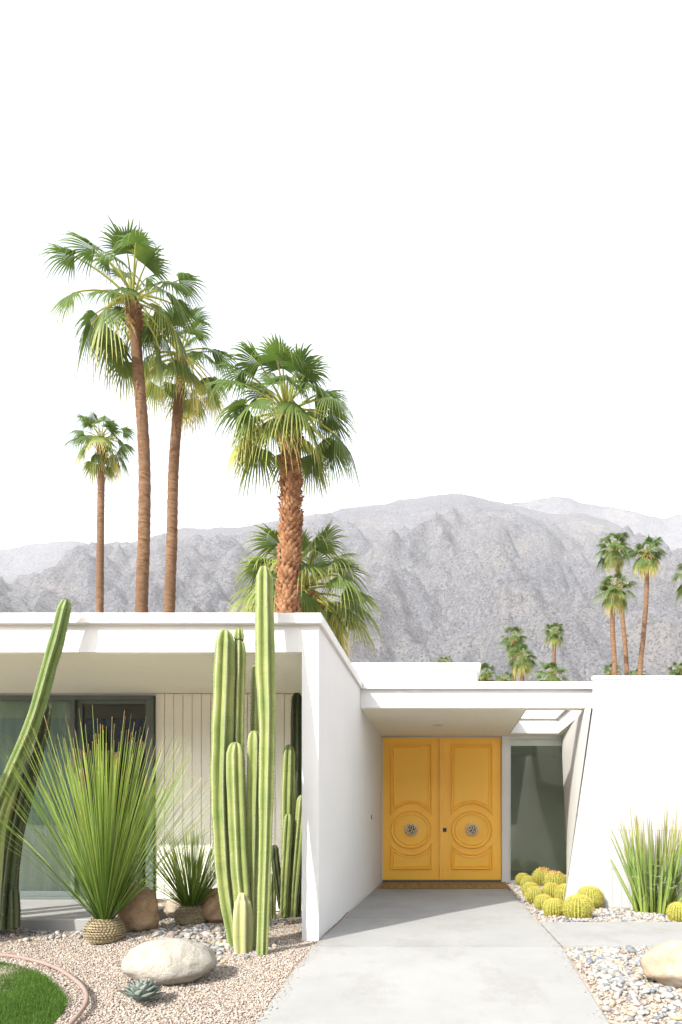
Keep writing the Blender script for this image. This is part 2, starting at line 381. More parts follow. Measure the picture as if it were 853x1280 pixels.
# lawn with its edging (outline read in world metres)
edge_px=[(-140,1200),(-60,1194),(0,1196),(35,1201),(70,1212),(95,1228),(107,1242),(107,1258),(91,1280),(60,1312),(15,1350),(-60,1400)]
epts=[gpt(*p) for p in edge_px]
def smooth_curve(P,n=6):
    out=[]
    for i in range(len(P)-1):
        p0=P[max(i-1,0)];p1=P[i];p2=P[i+1];p3=P[min(i+2,len(P)-1)]
        for k in range(n):
            t=k/n; out.append(.5*((2*p1)+(-p0+p2)*t+(2*p0-5*p1+4*p2-p3)*t*t+(-p0+3*p1-3*p2+p3)*t*t*t))
    out.append(P[-1]); return out
ec=smooth_curve(epts,6)
mb=MB(); tube(mb,[p+Vector((0,0,.012)) for p in ec],.012,10)
tag(mb.build('lawn_edging',EDGE,smooth=True,origin=tuple(ec[30])),'curved pinkish brown edging strip around the green lawn','edging')
def inpoly(X,Y,P):
    c=np.zeros(X.shape,bool); n=len(P)
    for i in range(n):
        x0,y0=P[i][0],P[i][1]; x1,y1=P[(i+1)%n][0],P[(i+1)%n][1]
        cond=((y0>Y)!=(y1>Y)); xx=(x1-x0)*(Y-y0)/(y1-y0+1e-12)+x0; c^=cond&(X<xx)
    return c
lawnP=[(p.x,p.y) for p in ec]+[(-6,ec[-1].y),(-6,ec[0].y)]
cen=np.array([-3.2,3.0])
lawnI=[tuple(np.array(p)+(cen-np.array(p))/max(1e-6,np.linalg.norm(cen-np.array(p)))*.10) for p in lawnP[:len(ec)]]+[(-6,ec[-1].y),(-6,ec[0].y)]
n=260000; X=rng.uniform(-4.2,-1.85,n); Y=rng.uniform(2.7,4.7,n); k=inpoly(X,Y,lawnI)&((X/Y)>-.72); X,Y=X[k],Y[k]; n=len(X)
dens=np.array([noise.noise((x*3,y*3,0)) for x,y in zip(X,Y)])
k=rng.random(n)<np.clip(1.05+dens*.6,.5,1); X,Y,dens=X[k],Y[k],dens[k]; n=len(X)
h=rng.uniform(.018,.042,n)*(1+dens*.5); ang=rng.uniform(0,6.28,n); w=rng.uniform(.0012,.0022,n)
Z=G(X,Y)-.012; lean=rng.uniform(0,.9,n)*h; la=rng.uniform(0,6.28,n)
P0=np.stack([X-np.cos(ang)*w,Y-np.sin(ang)*w,Z],-1);P1=np.stack([X+np.cos(ang)*w,Y+np.sin(ang)*w,Z],-1)
P2=np.stack([X+np.cos(la)*lean,Y+np.sin(la)*lean,Z+h],-1)
V=np.stack([P0,P1,P2],1).reshape(-1,3); Ft=np.arange(n*3).reshape(-1,3)
gmb=MB(); gmb.add(V,Ft,np.repeat(np.clip(rng.random(n)*.7+dens*.5+.2,0,1),3))
o=gmb.build('lawn',LAWN,recalc=False); tag(o,'green mown lawn inside the curved edging','grass',kind='stuff')

# gravel and pebbles
def relax_stones(name,mat,tmpl,n,x0,x1,y0,y1,s0,s1,keep,flat=.65,lift=0.0,label=None,cat='gravel'):
    X=rng.uniform(x0,x1,n); Y=rng.uniform(y0,y1,n); k=keep(X,Y); X,Y=X[k],Y[k]; n=len(X)
    s=rng.uniform(s0,s1,n)*rng.choice([1,1,1,1.35],n)
    sc=np.stack([s*rng.uniform(.8,1.3,n),s*rng.uniform(.7,1.1,n),s*flat*rng.uniform(.7,1.1,n)],-1)
    pos=np.stack([X,Y,GS(X,Y)+sc[:,2]*.45+lift+rng.uniform(0,.006,n)],-1)
    tl=rng.normal(0,.28,(n,2)); mb=MB(); tv,tf=tmpl
    scatter(mb,tv,tf,pos,sc,rng.uniform(0,6.28,n),tl,rng.random(n))
    return mb
def vis(X,Y): return (X/Y>-.70)&(X/Y<.40)
lawnO=lawnP
def keepL(X,Y):
    k=vis(X,Y)&(X<-.992)&~inpoly(X,Y,lawnI)
    k&=~((Y>5.28)&(X<-2.57))
    return k&(Y<6.73)
r_=np.random.default_rng(3); tvj=OCT[0]*r_.uniform(.8,1.2,(6,1))
GL=relax_stones('gravel',GRAVEL,(tvj,OCT[1]),150000,-4.2,-.992,3.0,6.6,.0042,.0088,keepL,.75)
for x0_,sd_ in ((-.985,1),(.827,-1)):     # grains kicked onto the slab edges
    n=260; u=np.abs(rng.normal(0,.035,n)); X=x0_+sd_*u; Y=rng.uniform(3.1,8.5 if sd_<0 else 5.1,n); s_=rng.uniform(.003,.0075,n)
    sc_=np.stack([s_,s_*.8,s_*.6],-1); scatter(GL,tvj,OCT[1],np.stack([X,Y,G(X,Y)+s_*.5],-1),sc_,rng.uniform(0,6,n),rng.normal(0,.2,(n,2)),rng.random(n))
tag(GL.build('gravel',GRAVEL,recalc=False),'tan crushed gravel covering the cactus bed left of the walkway','gravel',kind='stuff')
icv,icf=ico(1); icv=icv*np.random.default_rng(5).uniform(.9,1.1,(len(icv),1))
def keepR(X,Y): return vis(X,Y)&(X>.835)&(((Y<4.78))|((Y>6.0)&(Y<6.99+2.9*(X<1.6))))
def keepRg(X,Y): return keepR(X,Y)
GR=relax_stones('gravel',GRAVEL,(tvj,OCT[1]),60000,.83,3.0,3.0,9.9,.005,.011,keepRg,.75)
tag(GR.build('gravel',GRAVEL,recalc=False),'tan gravel between the pebbles right of the walkway','gravel',kind='stuff')
def pebR(X,Y):
    nn=np.array([noise.noise((x*2.2,y*2.2,3)) for x,y in zip(X,Y)])
    near=(Y<4.78)
    band=np.exp(-((X-(1.02+.22*(4.7-Y)))/.30)**2)
    p=np.where(near,np.clip(band+nn*.5,0.12,1),.75)
    return keepR(X,Y)&(rng.random(len(X))<p)
PR=relax_stones('p',PEBBLE,(icv,icf),5200,.85,2.8,3.2,4.78,.010,.027,pebR,.55,.004)
P2_=relax_stones('p',PEBBLE,(icv,icf),5200,.85,2.8,6.0,9.9,.013,.028,pebR,.55,.004)
for a,f in ((P2_.v,P2_.f),): 
    PR.add(P2_.v[0],P2_.f[0],P2_.a[0])
tag(PR.build('river_pebbles',PEBBLE,smooth=True,recalc=False),'grey and white river pebbles beside the walkway and side path','pebbles',kind='stuff')
pc=[(gpt(262,1185),.30),(gpt(225,1165),.32),(gpt(285,1168),.25),(gpt(345,1152),.22),(gpt(240,1205),.12),(gpt(60,1158),.5),(gpt(155,1160),.4)]
def pebL(X,Y):
    p=np.zeros(len(X))
    for (c,r) in pc: p=np.maximum(p,np.exp(-((X-c.x)**2+((Y-c.y)*1.3)**2)/r**2*1.6))
    p[(Y>5.25)&(X<-2.6)]=0
    return vis(X,Y)&(X<-1.15)&(rng.random(len(X))<p*.9)&~inpoly(X,Y,lawnP)
PL=relax_stones('p',PEBBLE,(icv,icf),9000,-4.2,-1.1,3.9,6.5,.013,.030,pebL,.6,.004)
tag(PL.build('river_pebbles',PEBBLE,smooth=True,recalc=False),'pale river pebbles around the cactus roots and boulders','pebbles',kind='stuff')

# ------------------------------------------------------------------ rocks
def rock(px,py,w,h,d,mat,label,seed,ang=.2,flat=False,sub=4,sharp=0.0,rz=0.):
    """w,h,d = full width, height, depth in metres; base centre seen at px,py"""
    p=gpt(px,py); v,f=ico(sub); v=v.copy()
    for i in range(len(v)):
        q=Vector(v[i]); nn=noise.fractal(q*1.1+Vector((seed*7.1,seed,0)),.9,2.,4)
        r=1+ang*nn
        if sharp>0:
            vo=noise.voronoi(q*1.3+Vector((seed,0,seed)))[0][0]; r+=sharp*(vo-.4)
        v[i]=q*r
    z=v[:,2]; v[:,2]=np.where(z<0,z*.7,z)
    c,s=math.cos(rz),math.sin(rz)
    sc=np.array([w/2,d/2,h/1.7]); v=v*sc
    x=v[:,0]*c-v[:,1]*s; y=v[:,0]*s+v[:,1]*c; v[:,0],v[:,1]=x,y
    v+=np.array([p.x,p.y+d*.4,p.z+h*.36])
    mb=MB(); mb.add(v,f); o=mb.build('boulder',mat,smooth=sharp<.01,origin=(p.x,p.y+d*.4,p.z)); 
    return tag(o,label,'boulder',group='boulders in the planting beds')
rock(201,1233,.545,.27,.36,WROCK,'smooth flat white boulder on the gravel behind the small agave',1,.13)
rock(163,1165,.32,.37,.30,BROCK,'upright brown boulder just right of the big grass tree base',2,.2,sharp=.25)
rock(264,1155,.30,.30,.3,BROCK,'striped brown boulder beside the small grass tree, behind the tall cactus',3,.2,sharp=.2)
rock(216,1147,.20,.17,.2,TROCK,'small tan boulder left of the small grass tree base',4,.2,sharp=.2)
rock(192,1142,.28,.12,.22,TROCK,'low flat tan stone at the porch edge between two boulders',6,.2,sharp=.25)
rock(874,1242,.54,.30,.40,TROCK,'large rounded tan boulder at the right edge by the pebble bed',5,.14)

# ------------------------------------------------------------------ house
H=thing('house','white flat roofed mid century house with yellow double doors','house',(0,7,0))
# left wing
mb=MB(); cells(mb,[-9,-1.1301],[5.14,12],[[1]],2.21,2.42); roof=mb.build('roof',WHITE,H)
mb=MB(); mb.box(-9.05,-.97,5.09,12.05,2.421,2.50,.004); mb.build('roof_lip',TRIMW,roof)
mb=MB(); mb.box(-9,-1.14,5.16,6.725,2.203,2.2095); mb.build('soffit',SOFFIT,roof)
mb=MB(); mb.box(-1.13,-1.0,5.14,12.0,-.1,2.4195); mb.build('side_wall',WHITE,H)
# siding
mb=MB(); x=-2.965
mb.box(-2.97,-1.131,6.752,6.80,.0,2.205)
while x<-1.14:
    x2=min(x+.0885,-1.133); mb.box(x,x2,6.735,6.7515,.122,2.2,.003); x+=.0935
mb.build('siding_wall',SIDING,H)
# sliding door: jambs, two panels
sd=thing('sliding_door',None,None); del_=sd; fix_parent(sd,H)
sd.location=Vector((-4.2,6.75,.12))-H.location
def B(name,mat,par,*bx,bev=.003):
    m_=MB()
    for b in bx: m_.box(*b,bev)
    return m_.build(name,mat,par)
B('frame',ALU,sd,(-9,-2.975,6.70,6.80,2.135,2.18),(-3.03,-2.975,6.70,6.80,.15,2.134),(-9,-2.975,6.69,6.80,.121,.149),
  (-3.80,-3.755,6.68,6.75,.15,2.134),(-3.754,-3.70,6.72,6.76,.15,2.134),(-3.06,-3.031,6.72,6.76,.15,2.134),(-3.70,-3.061,6.72,6.76,2.095,2.134),(-3.70,-3.061,6.72,6.76,.15,.21),
  (-5.6,-5.55,6.70,6.75,.15,2.134),(-5.549,-3.801,6.70,6.75,.15,.20))
B('pane',GLASS2,sd,(-3.70,-3.061,6.737,6.743,.21,2.095),bev=0)
B('pane',GLASSC,sd,(-5.549,-3.801,6.72,6.726,.20,2.134),(-9,-5.6,6.72,6.726,.15,2.134),bev=0)
# curtain folds
mb=MB(); xs_=np.arange(-6.5,-3.78,.02); V=[]; 
for x in xs_:
    y=6.83+.018*math.sin(x*42)+.008*math.sin(x*17)
    V+= [(x,y,.13),(x,y,2.17)]
mb.add(V,[(2*i,2*i+2,2*i+3,2*i+1) for i in range(len(xs_)-1)]); cu=mb.build('curtain',CURT,sd,recalc=False)
B('wall_above_door',TRIMW,H,(-9,-2.971,6.74,6.80,2.181,2.209))
# interior of the wing
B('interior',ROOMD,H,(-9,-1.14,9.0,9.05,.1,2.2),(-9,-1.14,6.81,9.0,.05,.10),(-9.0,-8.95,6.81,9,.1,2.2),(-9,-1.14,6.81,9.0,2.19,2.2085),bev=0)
# entry
xsr=[-.999,.92,1.62,1.95]; ysr=[7.6,7.76,9.72,12]
mb=MB(); cells(mb,xsr,ysr,[[1,1,1],[1,0,1],[1,1,1]],2.21,2.42); er=mb.build('entry_roof',WHITE,H)
mb=MB(); cells(mb,[-.965,.96,1.58,2.0],[7.55,7.80,9.68,12.05],[[1,1,1],[1,0,1],[1,1,1]],2.421,2.50); mb.build('roof_lip',TRIMW,er)
mb=MB(); mb.box(.9,1.7,9.72,9.9,2.501,2.57); mb.build('skylight_curb',TRIMW,er)
mb=MB(); cells(mb,[-.998,.9,1.64,1.70],[7.62,7.74,9.74,10.0],[[1,1,1],[1,0,1],[1,1,1]],2.204,2.2095); mb.build('soffit',SOFFIT,er)
mb=MB(); mb.box(-1.25,.36,8.2,12,2.501,2.775); up=mb.build('raised_roof',WHITE,H)
mb=MB(); mb.box(-1.3,.40,8.15,12.05,2.776,2.86,.004); mb.build('roof_lip',TRIMW,up)
B('entry_wall',TRIMW,H,(-.999,.806,10.03,10.15,2.183,2.2035),(.81,.928,9.97,10.15,.0,2.2035),(-.999,-.985,9.99,10.15,0,2.183),(.93,1.9,10.0,10.12,2.155,2.2035),(.93,1.9,9.98,10.1,-.05,.03),bev=.002)
B('threshold',ALU,H,(-.984,.806,9.985,10.12,.0015,.022),(-.984,.806,9.975,10.0,.0225,.034))
# window
ew=thing('entry_window',None,None); fix_parent(ew,H); ew.location=Vector((1.3,10.03,0))-H.location
B('frame',ALUP,ew,(.93,1.86,10.01,10.06,2.06,2.154),(.93,.95,10.01,10.06,.031,2.06))
B('pane',GLASS,ew,(.95,1.9,10.03,10.036,.031,2.06),bev=0)
B('interior_room',ROOMM,H,(.7,3.0,12.5,12.55,0,2.21),(.82,.85,10.16,12.5,0,2.2),(3.0,3.05,10.1,12.5,0,2.2),(.86,2.99,10.16,12.49,-.03,.0),(.7,3.0,10.16,12.5,2.15,2.20),bev=0)
# return wall (leaning)
def prism(A,Bq,th):
    A=[Vector(a) for a in A]; off=Vector((th,0,0)); return A+[a+off for a in A]
mb=MB(); q=[(1.2235,7.05,-.05),(1.80,9.999,-.05),(1.71,9.999,2.203),(1.5355,7.05,2.203)]
# subdivided ruled surface
nu,nv=14,10; V=[]
for th in (0,.12):
    for i in range(nu+1):
        for j in range(nv+1):
            u,v=i/nu,j/nv; a=Vector(q[0]).lerp(Vector(q[1]),u); b=Vector(q[3]).lerp(Vector(q[2]),u); p=a.lerp(b,v); V.append((p.x+th,p.y,p.z))
Fq=[];k=(nu+1)*(nv+1)
for i in range(nu):
    for j in range(nv):
        a=i*(nv+1)+j; Fq.append((a,a+nv+1,a+nv+2,a+1)); Fq.append((a+k,a+1+k,a+nv+2+k,a+nv+1+k))
mb.add(V,Fq); mb.build('return_wall',FIN_SHADE,H,smooth=True)
# recessed light, bell
mb=MB(); tube(mb,[(-.128,8.87,2.2035),(-.128,8.87,2.198),(-.128,8.87,2.196)],[.075,.075,.068],28); rl=mb.build('recessed_light',TRIMW,H,smooth=False)
mb=MB(); tube(mb,[(-.128,8.87,2.1958),(-.128,8.87,2.194)],[.05,.05],24); mb.build('lens',simple('frosted_lens',(.5,.5,.42),.3),rl)
B('doorbell',simple('bell_plate',(.25,.2,.14),.4,.7),H,(-.9995,-.988,8.635,8.665,.94,1.0))
# doors
def offset_poly(P,d):
    n=len(P); out=[]
    for i in range(n):
        a=np.array(P[i-1]);b=np.array(P[i]);c=np.array(P[(i+1)%n])
        e1=(b-a)/max(1e-9,np.linalg.norm(b-a)); e2=(c-b)/max(1e-9,np.linalg.norm(c-b))
        n1=np.array([-e1[1],e1[0]]); n2=np.array([-e2[1],e2[0]]); m_=n1+n2; m_/=np.linalg.norm(m_)
        out.append(tuple(b+m_*d/max(.35,m_@n1)))
    return out
def moulding(mb,PF,prof,y0,fill=True):
    """PF(inset) = counter-clockwise outline in (x,z); prof = (inset, height towards the viewer)"""
    rings=[]
    for d,h in prof:
        Q=PF(d); rings.append([(x,y0-h*2.0,z) for x,z in Q])
    n=len(rings[0]); V=[p for r in rings for p in r]; Fc=[]
    for k in range(len(rings)-1):
        for i in range(n): Fc.append((k*n+i,k*n+(i+1)%n,(k+1)*n+(i+1)%n,(k+1)*n+i))
    if fill: Fc.append(tuple((len(rings)-1)*n+i for i in range(n)))
    mb.add(V,Fc)
PROF=[(0,-.002),(.002,.009),(.007,.014),(.014,.014),(.019,.006),(.026,.003),(.036,.004),(.043,.010),(.050,.011),(.060,.0065)]
def arc(cx,cz,rx,rz,t0,t1,n): return [(cx+rx*math.cos(t),cz+rz*math.sin(t)) for t in np.linspace(t0,t1,n)]
def make_leaf(x0,x1,cx,cz,parent):
    yf=10.03
    leaf=B('door',DOOR,parent,(x0,x1,yf,yf+.05,.036,2.180),bev=.003)
    hw=.312; up_z=2.085; lo_z=.192
    def upper(d):
        rx,rz,h_=.372+d,.388+d,hw-d; th=math.acos(h_/rx)
        return [(cx+h_,up_z-d),(cx-h_,up_z-d)]+arc(cx,cz,rx,rz,math.pi-th,th,30)
    def lower(d):
        rx,rz,h_=.372+d,.372+d,hw-d; th=math.acos(h_/rx)
        return [(cx-h_,lo_z+d),(cx+h_,lo_z+d)]+arc(cx,cz,rx,rz,-th,-math.pi+th,30)
    def ring(d): return arc(cx,cz,.312-d,.288-d,0,2*math.pi*(63/64),64)
    for fn in (upper,lower):
        m_=MB(); moulding(m_,fn,PROF,yf); m_.build('moulding',DOOR,leaf,recalc=False)
    PR_=[(0,-.002),(.002,.010),(.008,.015),(.016,.015),(.022,.006),(.034,.004),(.046,.005),(.053,.010),(.060,.011),(.070,.005)]
    m_=MB(); moulding(m_,ring,PR_,yf); m_.build('moulding',DOOR,leaf,recalc=False)
    # knob: stem and a domed cluster of rounded studs
    kb=MB(); r=.108; pl_=MB()
    tube(pl_,[(cx,yf-.004,cz),(cx,yf-.02,cz),(cx,yf-.035,cz)],[.098,.092,.05],28)
    pl_.build('knob_plate',BRASSD,leaf)
    iv,if_=ico(2); pos=[];sc=[];N=46
    for i in range(N):
        t=(i+.5)/N; ph=math.acos(1-t*.98); az=i*2.399963
        d=Vector((math.sin(ph)*math.cos(az),-math.cos(ph),math.sin(ph)*math.sin(az)))
        pos.append((cx+d.x*(r-.016),yf-.012-(-d.y)*.055,cz+d.z*(r-.016))); sc.append([.0162*random.uniform(.75,1.1)]*3)
    scatter(kb,iv,if_,np.array(pos),np.array(sc),np.zeros(N),np.zeros((N,2)),np.zeros(N))
    kb.build('knob',BRASS,leaf,smooth=True)
    return leaf
lf=make_leaf(-.984,-.127,-.551,.795,H)
rt=make_leaf(-.083,.805,.364,.795,H)
B('astragal',DOOR,lf,(-.1255,-.0845,9.995,10.07,.034,2.178),bev=.006)
B('lock',BLACKP,rt,(-.073,-.020,10.012,10.0295,.762,.822))
# block wall on the right
BW=thing('block_wall','white painted block wall with slanted left end beside the entry','wall',(3,7,0))
mb=MB(); P=[(1.223,-.05),(6.5,-.05),(6.5,2.40),(1.535,2.40),(1.535,2.08)]
V=[(x,7.0,z) for x,z in P]+[(x,7.048,z) for x,z in P]; n=len(P)
mb.add(V,[tuple(range(n)),tuple(range(2*n-1,n-1,-1))]+[(i,n+i,n+(i+1)%n,(i+1)%n) for i in range(n)]); mb.build('wall',BLOCK,BW)
mb=MB(); x=1.528
while x<6.5: mb.box(x,min(x+.398,6.5),6.992,7.06,2.402,2.442,.003); x+=.4
mb.build('cap',TRIMW,BW)
# doormat
mb=MB()
for i in range(60): 
    x=-.93+i*.0298; mb.box(x,x+.0275,9.0,9.88,.003,.017,.003)
tag(mb.build('doormat',MATM,origin=(0,9.4,0)),'brown slatted mat lying in front of the yellow doors','doormat')

# ------------------------------------------------------------------ columnar cacti
def stem(parent,pts,rad,ribs=6,seed=0,mat=CACT,depth=.52,top=True,spines=True):
    P=smooth_curve([Vector(p) for p in pts],5); 
    # resample evenly
    L=[0]
    for i in range(1,len(P)): L.append(L[-1]+(P[i]-P[i-1]).length)
    tot=L[-1]; N=max(12,int(tot/.028)); rs=random.Random(seed); Q=[];Rr=[]
    rr0=np.interp(np.linspace(0,1,len(P)),np.linspace(0,1,len(rad)),rad)
    for i in range(N+1):
        s_=tot*i/N; j=max(1,next((k for k in range(len(L)) if L[k]>=s_-1e-9),len(L)-1)); t=(s_-L[j-1])/max(1e-9,L[j]-L[j-1])
        Q.append(P[j-1].lerp(P[j],t)); r=rr0[j-1]*(1-t)+rr0[j]*t
        r*=1+.035*noise.noise((s_*6,seed*3.3,0))+.02*math.sin(s_*19+seed)
        Rr.append(r)
    if top:
        rt_=Rr[-1]; d=(Q[-1]-Q[-2]).normalized(); 
        # pull the dome inside the given length
        k=len(Q)
        while k>2 and (Q[-1]-Q[k-1]).length<rt_*1.5: k-=1
        Q,Rr=Q[:k],Rr[:k]; b=Q[-1]
        for a in (12,25,38,50,62,72,80,86):
            Q.append(b+d*(rt_*1.5*math.sin(R(a)))); Rr.append(rt_*math.cos(R(a))**.85)
    n=ribs*8; ph=rs.uniform(0,6.28)
    V=[];A=[]; m=len(Q); u=Vector((1,0,0)); crest=[[] for _ in range(ribs)]
    for i,p in enumerate(Q):
        t=(Q[min(i+1,m-1)]-Q[max(i-1,0)]).normalized(); u=(u-t*u.dot(t)).normalized(); w=t.cross(u)
        tw=ph+.10*i*.028
        for k in range(n):
            th=2*math.pi*k/n; c=abs(math.cos(ribs*th/2)); c=c**.9
            r=Rr[i]*(1-depth*(1-c))*1.04; 
            q=p+u*math.cos(th+tw)*r+w*math.sin(th+tw)*r; V.append(tuple(q)); A.append(c)
            if k%8==0: crest[k//8].append((q,(u*math.cos(th+tw)+w*math.sin(th+tw)),t))
    Fc=[(i*n+k,i*n+(k+1)%n,(i+1)*n+(k+1)%n,(i+1)*n+k) for i in range(m-1) for k in range(n)]
    Fc+=[tuple((m-1)*n+k for k in range(n))]
    mb=MB(); mb.add(V,Fc,A)
    if spines:
        for c in crest:
            for (q,o_,t) in c[::1]:
                if rs.random()<.35: continue
                for _ in range(3):
                    d=(o_+Vector((rs.uniform(-.8,.8),rs.uniform(-.8,.8),rs.uniform(-.5,.7)))).normalized()*rs.uniform(.007,.015)
                    s_=t*.0012
                    mb.add([tuple(q-s_-o_*.001),tuple(q+s_-o_*.001),tuple(q+d)],[(0,1,2)],-1.0)
    return mb.build('stem',mat,parent,smooth=True,recalc=False)
def colpts(base_px,ys_,pts):
    """pts = (px,py); ys_ = depth at base and at top"""
    n=len(pts); out=[]
    for i,(a,b) in enumerate(pts):
        t=(pts[0][1]-b)/max(1,(pts[0][1]-pts[-1][1])); out.append(W(a,b,ys_[0]+(ys_[1]-ys_[0])*t))
    return out
C1=thing('columnar_cactus','tallest cluster of upright ribbed green cactus stems left of the pier','cactus',tuple(gpt(306,1186)),group='columnar cacti in the gravel bed')
Yc=4.78; px_=lambda w,Y=Yc: w*Y/F/2
def st(par,Y0,Y1,pts,widths,**k): return stem(par,colpts(None,(Y0,Y1),pts),[px_(w,Y0) for w in widths],**k)
st(C1,4.80,4.86,[(297,1192),(290,1150),(283,1100),(279,1040),(277,980),(278,920),(280,860),(281,820),(282,784)],[17,22,25,26,27,27,26,25,21],seed=1,ribs=6)
st(C1,4.88,4.92,[(300,1190),(300,1100),(299,1000),(297,930),(298,870),(299,830),(299,796)],[18,18,18,17,16,17,15],seed=2,ribs=5)
st(C1,4.92,4.925,[(299,800),(299,793),(299,783)],[12,13,12],seed=22,ribs=6)
st(C1,4.72,4.72,[(306,1190),(304,1130),(300,1080),(297,1020),(295,970),(294.5,940),(295,923)],[20,21,22,22,22,22,20],seed=3,ribs=6)
st(C1,4.66,4.66,[(304,1198),(303,1170),(303,1140),(303,1112)],[21,24,24,15],seed=4,ribs=5,mat=CACTP,spines=False)
st(C1,4.76,4.80,[(314,1192),(315,1130),(316,1060),(317,990),(318,950),(318,912)],[13,14,16,19,19,18],seed=5,ribs=5)
st(C1,4.58,4.94,[(328,1194),(330,1120),(332,1050),(333,980),(334,900),(332,840),(331,780),(330.5,740),(330.5,706)],[15,16,17,20,22,26,25,23,18],seed=6,ribs=6)
st(C1,4.95,5.12,[(321,1186),(322,1100),(322,1000),(321.5,930),(322,880),(322,826)],[15,15,15,16,16,14],seed=7,ribs=5)
C2=thing('columnar_cactus','shorter cluster of ribbed cactus stems close against the white pier','cactus',tuple(gpt(360,1147)),group='columnar cacti in the gravel bed')
st(C2,6.05,6.10,[(371,1146),(371,1080),(371,1000),(371,940),(371.5,865)],[12,14,15,16,14],seed=11,ribs=6,mat=CACT_SHADE)
st(C2,5.85,5.88,[(357,1147),(359,1080),(360,1000),(361,960),(362,929)],[12,14,17,16,13],seed=12,ribs=6)
st(C2,5.78,5.80,[(354,1146),(356,1100),(359,1050),(361,1013)],[9,11,13,11],seed=13,ribs=5)
st(C2,5.84,5.85,[(366,1146),(368,1110),(373,1050),(378,990)],[8,10,12,11],seed=14,ribs=5)
st(C2,5.92,5.95,[(368,1146),(371,1100),(373,1060),(374,1026)],[8,9,10,9],seed=15,ribs=5,mat=CACT_SHADE)
st(C2,5.8,5.8,[(352,1136),(349,1110),(345,1080),(343,1055)],[7,9,10,9],seed=16,ribs=6,mat=CACT_SHADE)
st(C2,5.86,5.86,[(341,1148),(341,1120),(341,1090)],[8,9,7],seed=17,ribs=5)
C3=thing('columnar_cactus','leaning tall cactus with shade-darkened lower stems at the left edge','cactus',tuple(gpt(8,1160)),group='columnar cacti in the gravel bed')
st(C3,5.05,4.975,[(-30,1168),(-29,1110),(-21,1060),(-6,1018),(10,980),(25,945),(39,912),(52,872),(63,831),(72,800),(79,770),(85,745)],[16,17,17,17,17,17,17,17,17,16,13],seed=21,ribs=5,mat=CACTM)
st(C3,5.02,5.20,[(8,1162),(12,1100),(18,1050),(30,1000),(40,960),(50,920),(62,878)],[24,22,20,20,20,19,13],seed=22,ribs=5,mat=CACT_SHADE)
st(C3,4.97,5.0,[(19,1160),(19,1140),(18,1108)],[11,12,10],seed=23,ribs=5,mat=CACT_SHADE)
st(C3,5.0,5.05,[(-6,1162),(-3,1100),(2,1040),(12,1000),(24,965)],[20,18,17,14,9],seed=24,ribs=5)
for i,(x,y,h_,r_0) in enumerate([(-3.80,4.28,1.95,.085),(-4.02,4.40,2.15,.08),(-4.18,4.22,1.45,.085),(-4.40,4.45,1.9,.085),(-3.98,4.16,1.2,.08),(-4.62,4.55,2.2,.08),(-3.62,4.95,1.2,.075)]):
    g_=float(G(x,y)); stem(C3,[(x,y,g_-.05),(x+.02,y,g_+h_*.4),(x-.02,y+.02,g_+h_*.7),(x,y+.02,g_+h_)],[r_0*.85,r_0,r_0,r_0*.9],seed=30+i,ribs=6)

